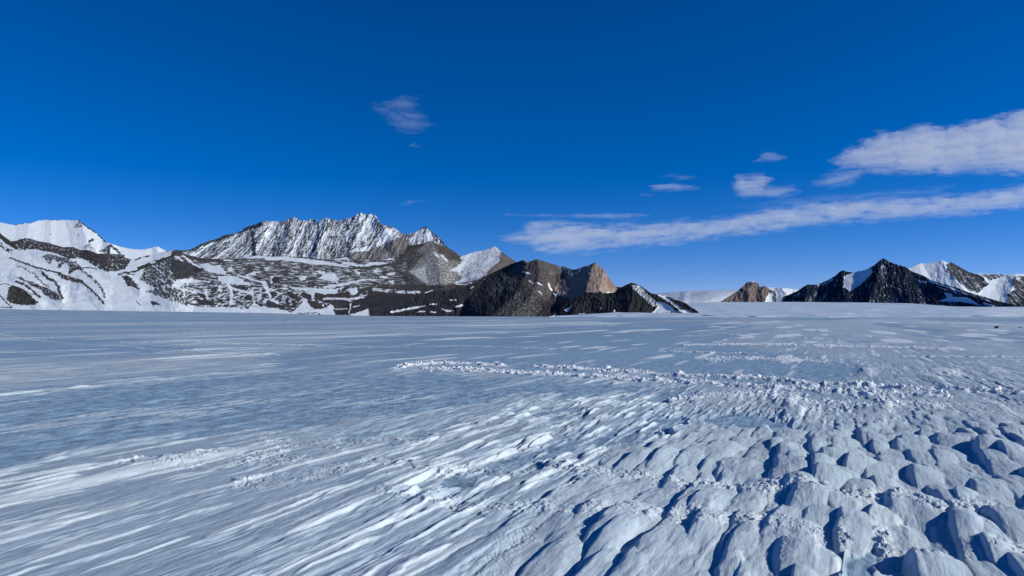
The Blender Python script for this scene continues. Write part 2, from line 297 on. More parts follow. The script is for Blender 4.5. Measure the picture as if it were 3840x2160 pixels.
# C+D: hills in front of the range, cones in the middle
CD_sil = [T('a', '-1200,100 -500,150 -100,150 0,200 30,240 90,280 160,330 230,325 300,300 370,285 440,290 560,330 700,350 800,380 920,415 1070,415 1180,460 1280,455 1430,510 1600,515 1750,520 1850,575 1920,590 1980,598 2060,560'),
          T('b', '40,170 130,130 200,125 290,110 370,80 430,55 500,70 560,50'), T('2', '100,500 200,530 300,555 420,565 600,555 760,560 860,530 1000,545 1200,540 1400,555 1560,570 1650,550 1720,540 1790,548 1850,575 1900,582 2050,575 2290,540'),
          T('3', '330,540 380,463 450,458 540,440 580,425 625,413 680,440 750,475 830,510 880,545 940,575 1000,572 1060,545 1120,530 1200,520 1270,492 1320,475 1350,490 1400,540 1460,580 1530,628 1640,700 1800,900')]
CD_ops = [
    # left hills
    ('P', 'a', '0,560 700,640 1000,820 1500,1000 1560,1240 900,1230 0,1300 -1200,1300 -1200,500', .82, 8),
    ('P', 'a', '160,325 300,295 370,275 440,280 560,320 700,340 800,370 920,405 1070,405 1180,450 1280,445 1430,500 1600,505 1750,510 1850,570 1920,600 1890,660 1840,740 1750,770 1600,780 1480,750 1380,690 1250,610 1130,580 1000,600 900,540 760,500 600,470 480,450 330,465 220,400', -.5, 3),
    ('L', 'a', '900,420 1070,415 1180,460 1280,455 1430,515 1500,520', -1.1, 40), ('P', 'a', '1180,470 1300,460 1500,520 1600,530 1560,700 1400,620 1250,590', -1., 3),
    ('L', 'a', '160,335 300,300 370,285 440,290 560,330 700,352', -1., 22),
    ('P', 'a', '0,190 60,240 160,330 300,465 220,450 60,340 0,300 -1200,220 -1200,100', -1., 3), ('P', 'a', '-400,260 0,330 60,400 200,460 180,520 100,500 0,420 -300,420', -.2, 4),
    ('P', 'a', '610,560 720,510 850,540 1000,590 1100,640 1160,700 1050,790 1000,800 1010,700 950,650 880,720 820,740 860,650 780,600 730,680 690,630', -.3, 3),
    ('L', 'a', '150,570 350,650 540,720 750,770 870,800 1050,870 1200,930 1300,1010 1400,1100 1530,1250', -.7, 26),
    ('L', 'a', '870,810 960,870 1200,930', -.5, 60), ('L', 'a', '1100,640 1170,720 1300,830 1420,940 1490,1030 1540,1150', -.3, 46),
    ('L', 'a', '1020,800 1080,740 1170,720', -.8, 45), ('L', 'a', '620,790 700,870 800,920 860,1000 870,1080 920,1160', -.7, 40),
    ('L', 'a', '490,790 560,880 640,960 720,1000', -.2, 26), ('L', 'a', '260,700 330,720 450,790', -.05, 30),
    ('P', 'a', '230,860 300,845 400,910 520,940 600,990 700,1010 800,1070 870,1120 920,1200 800,1190 720,1160 640,1110 600,1050 490,1000 400,970', -.4, 3),
    ('L', 'a', '240,925 350,960 450,1030 520,1100 590,1150', -.7, 32), ('L', 'a', '300,900 420,965', .9, 14),
    ('P', 'a', '130,1000 200,985 280,1010 400,1080 480,1160 570,1230 540,1270 400,1270 280,1265 150,1240 90,1180 110,1100', -.7, 3),
    ('L', 'a', '-200,940 0,965 90,960 200,990 330,1040 480,1120', -.8, 12), ('L', 'a', '-100,1090 0,1130 70,1200 130,1270 175,1310 60,1300 0,1295', -.9, 16),
    ('P', 'a', '1790,850 1850,820 1930,870 2010,960 2060,1060 1960,1010 1870,990', -.6, 3), ('L', 'a', '1840,800 1980,830', -.8, 16),
    ('L', 'a', '2000,1215 2060,1270', -1, 10), ('L', 'a', '1980,600 2100,560 2193,540', -.8, 30), ('L', 'a', '1230,720 1330,720 1420,740', -.5, 20),
    # middle: terraced slope
    ('P', 'b', '100,350 300,270 560,120 560,40 1000,100 1300,160 1500,160 1900,170 2576,180 4500,200 4500,1200 2700,1120 2400,1040 2200,1020 2000,960 1900,1040 1650,1020 1500,1030 1200,1000 1000,1010 700,950 400,860 230,800 60,740 280,710 160,600 130,450', -.22, 5),
    ('P', 'b', '700,560 1300,560 1600,650 2300,640 3000,700 3500,800 3300,1140 2576,1100 2200,1020 1900,1000 1500,1010 1000,1000 700,930', .0 - .1, 14),
    ('P', 'b', '0,560 100,350 300,270 560,130 700,260 620,560 640,700 740,940 400,860 280,700', -.3, 8),
    ('P', 'b', '560,40 640,20 760,60 900,140 1300,190 1900,190 1500,250 1200,230 900,190 620,120', -.7, 5),
    ('L', 'a', '1740,820 1830,790 1900,790 2000,770 2193,690', -1.3, 20), ('L', 'b', '0,350 150,300 300,240 400,190 560,130', -1.3, 60), ('L', 'b', '180,210 330,190 540,120', 1.3, 26), ('L', 'b', '220,255 300,240', 1.3, 20),  # the long dark strokes paint the flank's shadow band as bare rock
    ('P', 'b', '600,220 700,210 900,270 1130,380 960,430 860,490 740,550 640,540 590,450 570,330', -1.7, 4),
    ('P', 'b', '1060,290 1200,260 1280,320 1400,300 1470,380 1500,440 1400,440 1200,400 1130,370', 1.5), ('P', 'b', '1400,490 1550,475 1690,500 1780,560 1940,640 1600,620 1450,600 1390,550', 1.5),
    ('L', 'b', '1540,640 1590,720 1600,820 1600,950', 1.1, 50), ('P', 'b', '1930,430 1990,400 2015,460 1950,475', 1.2, 2), ('L', 'b', '1700,460 1850,510 2000,560 2130,590', 1.1, 18),
    ('L', 'b', '2300,500 2290,590', 1.1, 34), ('L', 'b', '2160,600 2200,680 2240,760', .9, 60), ('L', 'b', '1470,210 1640,218', 1.5, 18), ('P', 'b', '1530,365 1600,320 1625,385 1550,395', 1.2, 2),
    ('L', 'b', '640,150 760,215', .9, 18), ('L', 'b', '760,130 850,200 950,280 1060,330', .7, 24), ('P', 'b', '600,590 680,540 900,520 1080,590 800,600 700,680 580,690', .5, 5),
    ('L', 'b', '250,310 430,450', .9, 16), ('L', 'b', '320,520 460,590', .9, 14), ('L', 'b', '520,505 610,575', .9, 14), ('L', 'b', '410,660 470,760', .8, 22), ('L', 'b', '480,640 540,670', .9, 20), ('L', 'b', '570,830 600,900', .9, 18), ('L', 'b', '530,400 580,440', .8, 14),
    ('L', 'b', '1160,730 1190,880', 1.1, 34), ('L', 'b', '640,690 900,740 1180,790', .9, 20), ('L', 'b', '1620,700 1850,760 1980,790', 1., 30), ('L', 'b', '1850,480 1990,440', .2, 30), ('P', 'b', '1380,640 1470,660 1440,700 1390,690', 1.2, 2), ('L', 'b', '780,620 780,830', .6, 22), ('L','b','2260,760 2280,900 2400,960',1.,30), ('L','b','1960,740 1980,880 2000,980',.9,22),
    ('L', 'b', '900,560 1230,575', 1., 12), ('P', 'b', '200,920 260,912 380,975 240,992', -1.3, 2), ('L', 'b', '800,965 840,1000', -1.2, 18), ('L', 'b', '1000,995 1120,1015', -1.1, 14), ('L', 'b', '1190,1005 1320,1018', -1.1, 12), ('L', 'b', '1750,1050 1790,1050', -1.1, 14),
    ('P', 'b', '1000,880 1180,900 1290,930 1290,980 1100,970 1000,920', -1.1, 3), ('P', 'b', '1650,660 1800,640 1850,700 1800,720 1680,700', -1.2, 3), ('P', 'b', '1830,860 1930,860 1960,910 1850,900', -1.2, 3), ('P', 'b', '1000,770 1130,790 1150,880 1080,850', -1.1, 3), ('P', 'b', '1200,820 1290,820 1270,850 1200,850', -1.1, 3), ('P', 'b', '1830,980 1910,1040 1840,1050', -1.2, 2), ('P', 'b', '2310,510 2390,500 2420,590 2310,600', -1.3, 3), ('P', 'b', '2020,950 2120,960 2130,1015', -1.1, 3),
    # right terraces
    ('P', 'c', '0,175 200,155 400,170 650,185 850,210 1150,255 1430,320 1350,330 1200,300 950,285 700,262 500,232 300,205 0,208', 1.7, 1.5),
    ('P', 'c', '1270,250 1430,240 1550,285 1690,295 1850,245 2100,255 2050,282 1800,310 1650,322 1400,305', 1.4, 2),
    ('L', 'c', '400,140 860,185 1100,180 1350,150 1480,190 1560,230 1720,225 1900,190 2290,155', -1.3, 26), ('L', 'c', '1500,340 1700,345 2000,300 2576,240', -1.2, 40),
    ('P', 'c', '2110,140 2150,100 2200,70 2285,130', 1.4, 2), ('L', 'c', '1560,195 1720,212 1980,172 2285,135', 1.4, 18), ('L', 'c', '2120,190 2250,180 2400,230 2550,190', 1., 26),
    ('P', 'c', '900,520 1000,460 1150,440 1200,460 1245,520 1220,600 1140,570 1000,545', 1.3), ('P', 'c', '560,520 610,480 700,500 640,540 590,570', 1.2), ('L', 'c', '1000,675 1250,640 1450,600 1620,565', 1.3, 36),
    ('P', 'c', '380,675 700,695 1220,710 1220,780 1080,800 900,790 840,755 790,850 810,900 700,800 700,740 500,710', 1.4), ('P', 'c', '690,880 760,1000 800,1045 980,1050 1060,1000 1120,990 1170,1050 1165,1200 -200,1200 -200,1060 200,1040 420,1130 500,1060', 1.6),
    ('P', 'c', '840,760 880,780 1010,800 1000,880 900,890 830,840', -1.4, 2), ('P', 'c', '1010,805 1250,780 1440,790 1420,860 1200,850 1050,840', -1.4, 2), ('P', 'c', '700,910 850,920 950,980 980,1045 850,1050 760,1010', -1.4, 2),
    ('P', 'c', '960,905 1350,892 1450,940 1430,1030 1200,1060 1100,960', -1.4, 2), ('P', 'c', '610,770 750,790 800,900 660,870 600,830', -1.2, 2), ('P', 'c', '330,750 440,760 500,830 620,860 560,900 400,840', -1.1, 3), ('P','c','90,510 190,500 220,590 100,610',-1.3,2), ('P','c','50,760 180,770 180,830 90,820',-1.2,2),
    ('P', 'c', '0,900 100,930 250,980 450,1115 300,1075 100,1020 0,1010', -1., 2), ('P','c','330,880 380,890 390,1000 330,980',-1.1,2), ('P','c','430,920 480,910 540,1030 440,1000',-1.1,2), ('P','c','990,970 1040,980 1060,1030 1020,1030',-1.2,1.5),
    ('P', 'c', '1430,700 1550,690 1560,780 1500,812 1440,790', 1.4, 2), ('P', 'c', '1510,390 1610,420 1600,460 1540,430', 1.3, 2), ('P','c','780,430 860,420 850,460',1.,2), ('P','c','860,390 1000,410 1000,450 900,440',1.,2),
    ('P', 'c', '1460,950 1520,905 1700,850 1900,800 2100,785 2800,800 4200,760 4200,1300 2160,1200 2150,1170 1850,1180 1180,1150 1165,1060 1300,1070', -1.7, 4),
    ('L', 'c', '1000,872 1300,878 1420,885 1560,862 1660,850', 1.2, 22), ('L', 'c', '1450,960 1440,1030 1420,1140', 1.1, 20), ('L', 'c', '1500,1020 1600,995', .9, 14),('L','c','1190,1055 1300,1045 1400,1050',1.1,12),
    ('P', 'c', '1440,1150 1700,1065 1890,1005 1850,1130 1860,1200 1440,1200', 1.4, 3), ('P', 'c', '2150,1105 2300,1065 2576,1000 2590,1035 2300,1112 2200,1125', 1.4, 3), ('P', 'c', '2000,1160 2100,1120 2160,1165 2100,1200 2000,1200', 1.2, 2),
    ('P', 'c', '2110,570 2350,570 2520,665 2350,650 2180,610', 1.4, 2), ('L', 'c', '530,1130 700,1130 840,1120 930,1148', -1., 14), ('L','c','1620,545 1880,550',1.,18), ('L','c','1850,395 1980,405',1.,16),('L','c','1960,500 2070,495',1.,20), ('L','c','2080,450 2200,445',.8,20),
    # cones
    ('P', '3', '225,560 330,380 1700,380 1900,1300 225,1300', -.35, 5), ('P', '3', '-50,920 430,900 1060,880 1900,900 1900,1300 -50,1300', -1.6, 5),
    ('P', '3', '385,460 540,440 560,455 440,545 290,590 340,540', -1.7, 3), ('P', '3', '640,420 760,480 880,545 1040,580 1000,640 830,620 700,540', -1.3, 3),  # first polygon paints the cone's shaded left face as snow-free rock
    ('P', '3', '560,660 640,480 700,560 820,640 900,760 900,875 600,900 500,840 400,740', -.2, 6), ('P', '3', '400,740 480,720 590,680 560,760 600,880 500,830', .0, 4),
    ('P', '3', '940,575 1060,545 1270,485 1320,465 1390,530 1390,600 1330,700 1150,830 900,885 970,820 880,740 960,700', .12, 4),
    ('P', '3', '1060,545 1180,522 1100,620 1000,690 940,752 850,735 960,660', 1.4, 3), ('L', '3', '900,878 980,842 1100,790', 1.3, 22), ('P', '3', '1290,490 1325,475 1350,520 1300,620 1200,700 1180,680 1270,580', .5, 4),
    ('P', '3', '1385,540 1440,570 1560,640 1480,720 1300,780 1240,750 1380,640', -1.1, 4), ('L', '3', '740,570 800,635', 1.3, 14), ('L', '3', '660,545 700,580', .9, 14), ('L', '3', '905,890 1000,890 1060,870', .8, 12),
    ('L', '3', '0,940 300,970 500,975', .1, 40), ('P', '3', '540,985 620,950 740,965 640,990', 1.2, 3),
]
CD_cops = [('P', 'b', '560,40 2576,100 4500,100 4500,700 2576,500 1900,420 1000,260 560,160', (.088, .078, .072), 10),
           ('P', 'b', '100,350 300,270 560,120 640,260 600,700 300,760 130,450', (.085, .085, .072), 8), ('P', 'b', '600,220 700,210 900,270 1130,380 960,430 860,490 740,550 640,540 590,450 570,330', (.06, .062, .062), 4),
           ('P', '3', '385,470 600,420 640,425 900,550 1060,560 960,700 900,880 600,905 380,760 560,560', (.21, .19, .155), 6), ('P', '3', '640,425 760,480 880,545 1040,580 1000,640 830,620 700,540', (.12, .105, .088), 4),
           ('P', '3', '380,455 540,440 560,455 440,545 290,590', (.07, .065, .06), 4),  # shade on the cone's left face, put into the rock colour
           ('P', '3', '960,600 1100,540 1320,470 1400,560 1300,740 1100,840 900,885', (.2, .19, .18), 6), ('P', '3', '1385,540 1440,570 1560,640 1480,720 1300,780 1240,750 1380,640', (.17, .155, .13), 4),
           ('P', 'a', '150,980 300,1000 420,1100 420,1270 150,1270', (.06, .058, .045), 5), ('P', 'c', '1170,1150 1460,900 1900,800 4200,760 4200,1300', (.045, .046, .05), 6)]
CD_rel = [('3', '625,413 650,500 700,620 740,880', 150, .5, 0), ('3', '1320,475 1385,600 1300,720 1150,850', 160, .5, 0), ('3', '1060,560 950,740 900,890', 130, -.4, 0), ('3', '340,560 400,520 560,450', 60, .4, 0),
          ('b', '640,60 600,300 560,600 600,900', 380, .4, 0), ('b', '900,250 1000,500 900,560', 200, -.2, 0), ('a', '400,290 600,470 1000,600 1170,720 1500,1050', 160, .35, 0), ('a', '350,650 870,800 1300,1010 1530,1250', 130, .35, 0),
          ('a', '250,860 520,940 920,1200', 140, .4, 0), ('a', '0,960 250,990 560,1230', 140, .4, 0), ('a', '1000,1150 1050,900', 130, -.3, 0), ('a', '620,780 860,1000 900,1160', 90, .4, 0), ('a', '1280,460 1600,760', 150, .35, 0), ('a', '1850,820 2060,1060', 90, .35, 0)]
CD_base = np.array([[-300, 1168], [0, 1168], [960, 1180], [1400, 1191], [2100, 1193]], float)
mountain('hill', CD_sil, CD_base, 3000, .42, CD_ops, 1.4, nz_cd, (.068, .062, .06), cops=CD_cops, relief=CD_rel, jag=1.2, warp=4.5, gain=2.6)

# G: brown ridge with the tan peak
tan = (.33, .25, .195)
G_sil = [T('3', '-60,1255 100,1200 300,1120 480,1010 640,960 800,950 900,930 1000,925 1080,890 1150,840 1220,800 1350,735 1500,665 1570,640 1625,620'),
         T('4', '215,345 260,340 320,318 370,335 430,350 490,370 560,390 620,400 700,430 760,425 820,400 880,385 942,355 980,380 1020,410 1060,450 1080,490 1090,515 1120,545 1150,590 1175,615 1240,608 1300,650 1450,760 1600,900')]
mountain('mountain', G_sil, 1196, 2850, .5, [
    ('L', '3', '1060,930 1130,890 1220,820 1350,745 1500,670', .3, 12), ('L', '3', '200,1190 350,1160 490,1135', 1.3, 22), ('P', '3', '730,1155 800,1160 870,1175 800,1190', 1.2, 2), ('L', '3', '900,1135 960,1115', 1., 18),
    ('L', '3', '620,1105 690,1100', 1.1, 14), ('L', '3', '500,1130 560,1120', .9, 8), ('L', '3', '480,1190 560,1180', 1., 8), ('L', '3', '830,1060 900,1055', .5, 14), ('P', '3', '1180,1020 1300,990 1400,980 1400,1000 1250,1010', -.1, 4), ('L','3','620,1187 680,1190',.9,10),
    ('P', '3', '1060,700 1600,650 1640,830 1400,1000 1100,960', -.75, 8), ('P', '4', '20,760 200,600 400,780 440,940 -150,940', -.62, 8),
    ('P', '4', '495,680 530,690 560,660 570,700 530,728', 1.3, 2), ('L', '4', '450,580 465,625 490,660', 1.2, 14), ('L', '4', '175,455 260,480', .7, 14), ('L', '4', '320,570 380,600', .6, 12), ('L', '4', '240,550 280,585', .6, 8), ('L', '4', '340,660 380,700', .7, 8),
    ('L', '4', '210,352 235,350', 1.1, 10), ('P', '4', '440,400 480,420 520,520 470,480', -.4, 3), ('P', '4', '540,380 700,435 640,500 560,440', -.4, 4), ('P', '4', '640,520 740,445 840,405 800,450 720,490 680,530', -.12, 4), ('L', '4', '600,650 610,690', .7, 12), ('L', '4', '1085,680 1120,685', 1.3, 18), ('L', '4', '1190,612 1240,612', 1., 10)],
    -1.1, nz_rock, (.038, .038, .041),
    cops=[('P', '4', '-200,700 150,310 300,310 560,380 640,500 560,700 700,760 600,820 480,800 300,700 160,560 100,640', (.088, .077, .073), 5),
          ('P', '4', '540,375 720,425 640,510 560,470', (.16, .155, .16), 4), ('P', '4', '500,640 640,510 700,440 820,395 942,345 1060,440 1110,545 1190,640 1160,700 1000,695 850,690 700,755 600,725 560,700', tan, 3),
          ('L', '4', '780,700 860,600 880,500', (.20, .17, .15), 30), ('P', '4', '620,660 800,600 840,680 720,745', (.30, .215, .16), 4), ('P', '4', '1080,500 1180,620 1120,670 1080,600', (.22, .155, .12), 4), ('P', '4', '560,560 660,510 700,560 640,680 560,690', (.24, .2, .18), 5), ('P', '4', '-20,800 130,620 300,720 440,940 -200,940', (.05, .048, .048), 6)],
    relief=[('4', '942,340 905,440 875,560 850,700', 300, 1.5, 1), ('4', '942,350 960,500 1000,700', 120, .25, 0), ('3', '1625,615 1660,740 1640,850 1500,1030 1280,1240', 330, 1.4, 1), ('4', '320,318 430,520 560,700', 160, .5, 0),
            ('4', '1060,450 1090,600', 70, .3, 0), ('4', '20,760 150,640 400,800', 100, .3, 0), ('3', '1350,740 1150,880 900,1060', 120, .35, 0)], jag=1.4, rough=.9, warp=4)

# H: near black hill
H_sil = [T('4', '430,990 440,935 560,850 700,745 840,680 900,672 980,680 1000,655 1030,685 1150,680 1200,640 1270,600 1340,570 1400,590 1460,620 1520,665 1560,690 1620,697 1700,710 1760,730 1800,752 1860,768 1920,792 1960,820 2010,850 2050,880 2080,915')]
mountain('hill', H_sil, 1196, 1800, .6, [
    ('P', '4', '1340,600 1420,590 1500,680 1600,770 1620,860 1560,820 1450,720 1360,650', .0, 3), ('P', '4', '1600,770 1700,790 1780,830 1850,895 1560,895 1620,840', 1.5, 2.5),
    ('P', '4', '1610,697 1720,712 1800,780 1870,830 2000,900 1870,895 1780,800', 1.5, 2), ('L', '4', '1560,690 1700,775 1790,840 1880,900', -1.3, 20), ('P', '4', '620,870 700,820 650,888', 1.2, 2), ('P', '4', '440,940 520,915 600,930 520,950', 1., 3),
    ('P', '4', '1700,700 1760,725 1830,780 1990,850 1900,860 1760,770', -1., 3), ('L', '4', '1150,870 1165,880', 1., 10), ('L', '4', '780,905 835,905', .9, 8), ('P', '4', '1000,820 1060,860 1000,860', -.2, 3), ('P','4','1980,800 2130,845 2120,850 1990,845',1.3,2),
    ('L', '4', '1870,850 1960,865 2020,880', -.9, 14)],
    -1.15, nz_rock, (.03, .032, .033), relief=[('4', '1340,570 1350,700 1300,900', 260, .5, 0), ('4', '900,672 800,760 700,920', 200, .4, 0), ('4', '1560,690 1880,900', 60, .5, 0), ('4', '1000,660 1050,900', 120, .3, 0)], jag=1.1, rough=1.1, warp=4, rx=-.25)

# I: distant glacier plateau
I_sil = [T('4', '1200,720 1400,690 1500,683 1600,688 1700,680 1900,665 2000,660 2200,655 2480,648 2560,650'), T('5', '160,425 400,400 440,402 500,406 640,415 720,440 900,470 1000,500')]
def nz_ice(X, Y): return .2 * fbm(X / 6, Y / 2.5, 4, 11), 5 * fbm(X / 40, Y / 14, 4, 12) + 2.5 * fbm(X / 9, Y / 4, 3, 13) * (1 - ss(2600, 2700, X))
mountain('glacier', I_sil, 1150, 10500, .45, [('L', '4', '1620,700 1740,730 1900,740', .25, 20)], 1.5, nz_ice, (.3, .36, .45), relief=[('5', '520,400 560,450 530,520', 60, .8, 0), ('4', '1915,700 1900,780', 60, .5, 0)], jag=.5)
# J: small brown twin peak
J_sil = [T('5', '-20,540 40,500 100,462 150,430 200,385 230,355 285,345 320,365 340,398 350,398 370,384 400,400 430,424 460,432 475,445 480,540')]
mountain('hill', J_sil, 1150, 8500, .6, [('L', '5', '255,358 300,352', .5, 14), ('P', '5', '410,450 470,440 450,530 380,530', 1.3, 2)], -1., nz_rock, (.21, .165, .14),
         relief=[('5', '285,345 240,420 250,530', 90, .6, 0), ('5', '370,384 350,450 380,530', 60, .6, 0), ('5', '340,398 300,450 260,530', 30, -.5, 0)], jag=1.1)
# L: snow peak behind on the right
L_sil = [T('5', '1400,300 1560,245 1620,235 1690,198 1760,200 1830,188 1885,172 1930,195 1960,188 2010,215 2060,245 2110,270 2170,290 2220,282 2290,290 2380,285 2440,295 2480,288 2576,288 2700,280 3100,330')]
mountain('mountain', L_sil, 1160, 9000, .6, [
    ('P', '5', '1925,205 1955,185 2000,200 2110,265 2180,295 2290,375 2240,400 2200,450 2120,425 2020,350 1920,270', -.15, 3), ('L', '5', '1970,195 2110,270 2230,330', -.9, 30), ('P', '5', '2220,290 2380,285 2430,300 2340,330 2290,345', -.05, 3),
    ('P', '5', '2490,305 2576,300 3100,320 3100,600 2450,560 2430,460 2500,420 2475,360', -.2, 4), ('P', '5', '2500,300 2560,310 2530,360', .3, 3), ('L', '5', '1830,250 1880,262', .9, 4)],
    1.5, nz_k, (.055, .06, .07), relief=[('5', '1885,172 1930,260 2060,420', 160, .6, 0), ('5', '1690,198 1700,300', 90, .2, 0), ('5', '2380,285 2330,420', 120, -.3, 0), ('5', '2500,330 2450,500', 80, .5, 0)], jag=1., warp=3)
# K: black peaks on the right
K_sil = [T('5', '500,560 535,480 600,455 660,430 700,400 745,375 800,380 860,362 920,335 980,300 1010,270 1040,256 1080,268 1130,275 1200,260 1260,240 1310,210 1350,175 1385,153 1420,175 1470,198 1520,212 1580,230 1620,262 1700,292 1740,310 1800,345 1900,375 2000,400 2100,440 2200,470 2300,500 2450,540 2600,566')]
mountain('mountain', K_sil, 1160, 7000, .6, [
    ('P', '5', '1055,300 1130,278 1290,240 1275,300 1190,365 1110,428 1050,400', 1.6, 2), ('L', '5', '1290,270 1200,360 1150,400', .7, 14), ('L', '5', '820,385 940,340', .15, 30), ('P', '5', '760,520 800,430 830,440 790,500', -.1, 3),
    ('P', '5', '1640,330 1760,350 1740,370 1690,360', .3, 3), ('P', '5', '1750,330 1850,370 2000,410 2200,480 2300,520 2200,500 2000,450 1850,400', .9, 3), ('L', '5', '1820,375 2000,440 2200,500', -1., 12), ('L','5','1950,390 2100,450 2250,510',-.8,8),
    ('P', '5', '1860,515 1960,480 2100,490 2210,555 2050,535', 1.1, 3), ('P', '5', '1900,440 1970,460 1960,500 1920,490', .5, 3), ('L', '5', '2240,540 2330,560', 1., 14), ('L', '5', '1960,520 2150,545', -.9, 8)],
    -.28, nz_k, (.019, .028, .045), relief=[('5', '1385,153 1340,300 1250,540', 260, .55, 0), ('5', '1040,256 1040,400 1060,540', 130, .6, 0), ('5', '1580,230 1560,380 1600,540', 150, .4, 0), ('5', '745,375 720,540', 120, .5, 0),
            ('5', '1740,310 2000,420 2300,540', 110, .4, 0)], jag=1.3, warp=4, rx=-.7)

# N: broad snow rise on the right
def snow_rise():
    sil = np.vstack([T('o', '1950,1196 2050,1190 2100,1184 2300,1172 2420,1152 2560,1137'), T('5', '0,525 600,525 1200,530 1600,537 1800,550 2000,564 2200,566 2576,566 3400,568')])
    xs = np.arange(1950, 4300, 6.); top = np.interp(xs, sil[:, 0], sil[:, 1]) + .5 * fbm(xs / 90, xs * 0, 3, 5)
    v = np.linspace(0, 1, 70)[:, None]; base = np.interp(xs, [1950, 3500, 3700, 3840, 4300], [1197, 1196, 1196, 1190, 1186])
    base = np.maximum(base, top + 2)
    X = np.broadcast_to(xs, (70, len(xs))).copy(); Y = base + (top - base) * v
    a, e = ray(X, Y); m = .035
    em = ray(xs, top)[1]
    d = 1500 * m / (m - np.minimum(e, .028)) + 60 * fbm(X / 200, Y / 12, 3, 8)
    V = np.stack([a * d, d, CAMZ + e * d], -1)
    rows = [np.stack([a[-1] * (V[-1, :, 1] + q), V[-1, :, 1] + q, V[-1, :, 2] - q * .05], -1) for q in (200, 900, 3000)]
    V = np.concatenate([V, np.stack(rows)], 0)
    n = fbm(X / 160, Y / 6, 4, 15); n = np.concatenate([n, np.repeat(n[-1:], 3, 0)], 0)
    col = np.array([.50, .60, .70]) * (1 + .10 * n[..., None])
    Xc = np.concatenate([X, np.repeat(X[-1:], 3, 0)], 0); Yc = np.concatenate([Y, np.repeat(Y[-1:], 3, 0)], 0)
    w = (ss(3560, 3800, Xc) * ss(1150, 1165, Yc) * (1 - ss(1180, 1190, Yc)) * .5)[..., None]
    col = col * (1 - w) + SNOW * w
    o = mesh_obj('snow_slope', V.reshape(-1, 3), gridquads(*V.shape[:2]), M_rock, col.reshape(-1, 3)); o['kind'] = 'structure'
snow_rise()

# ------------------------------------------------------------------ ground
def sc(x, y):
    return x * math.sin(WIND) + y * math.cos(WIND), x * math.cos(WIND) - y * math.sin(WIND)
def mounds(s, c, L, W, seed, k=1, round_=1.8, nb=2, steep=3.2, keep=0., flip=False):
    if flip: c = -c
    """overlapping scale-shaped sastrugi: steep on the left (-c) side and the lee end, gentle elsewhere. returns height 0..1"""
    gs, gc = s / L, c / W
    is_, ic = np.floor(gs), np.floor(gc); best = np.zeros(s.shape); 
    for i in range(-1, 2):
        for j in range(-nb, nb + 1):
            a, b = is_ + i, ic + j
            r1 = h2(a, b, seed); r2 = h2(a, b, seed + 1); r3 = h2(a, b, seed + 2); r4 = h2(a, b, seed + 3)
            ds = gs - (a + .15 + .7 * r1); dc = gc - (b + .1 + .8 * r2)
            ds_ = np.where(ds > 0, ds * 1.35, ds * .85)
            wid = .5 + .85 * r4
            dc = dc - .18 * ds * (r1 - .3)
            dc_ = np.where(dc < 0, -dc * steep, dc * .95) / wid
            q = np.sqrt(ds_ * ds_ + dc_ * dc_)
            h = np.where(r3 < keep, 0, .3 + .7 * r3) * np.clip(1 - q ** round_, 0, 1)
            best = np.maximum(best, h)
    return best
def cells(x, y, size, seed):
    """blocky random-height cells: (height, edge distance)"""
    gx, gy = x / size, y / size; ix, iy = np.floor(gx), np.floor(gy)
    f1 = np.full(x.shape, 9.); f2 = np.full(x.shape, 9.); hh = np.zeros(x.shape)
    for i in (-1, 0, 1):
        for j in (-1, 0, 1):
            a, b = ix + i, iy + j
            d = (gx - a - h2(a, b, seed)) ** 2 + (gy - b - h2(a, b, seed + 9)) ** 2
            n = d < f1
            f2 = np.where(n, f1, np.minimum(f2, d)); hh = np.where(n, h2(a, b, seed + 5), hh); f1 = np.where(n, d, f1)
    return hh, np.sqrt(f2) - np.sqrt(f1)

ICE = [T('o', '-700,1540 -300,1520 0,1490 250,1450 700,1425 1000,1400 1300,1385 1500,1405 1800,1420 2200,1440 2600,1475 2560,1500 2100,1490 1950,1480 1700,1530 1400,1555 1200,1585 800,1625 500,1650 0,1760 -700,1860'),
       T('o', '1000,1350 1500,1295 2100,1290 2700,1310 3200,1390 3000,1440 2700,1420 2500,1400 2200,1390 1900,1365 1480,1360 1100,1385'),
       T('o', '-700,1290 0,1290 350,1296 620,1318 400,1330 0,1338 -700,1345'),
       T('m', '1560,80 1800,30 2250,5 2350,20 2200,90 2000,130 1800,120'), T('m', '1130,280 1350,200 1620,170 1520,270 1300,310'), T('m', '560,490 850,390 1150,350 1050,400 800,460'),
       T('n', '1290,1010 1340,930 1480,960 1500,1300 1240,1300'), T('k', '200,840 600,805 860,880 780,915 560,880 260,895'), T('k', '-100,800 0,790 40,830 -60,900 -200,900'), T('k', '950,665 1300,672 1350,700 1150,712 980,690'),
       T('j', '1350,790 1800,800 1500,870 1200,880'), T('j', '0,930 500,905 900,900 500,940 100,965'), T('k','0,430 900,440 1200,480 900,520 400,500 0,480')]
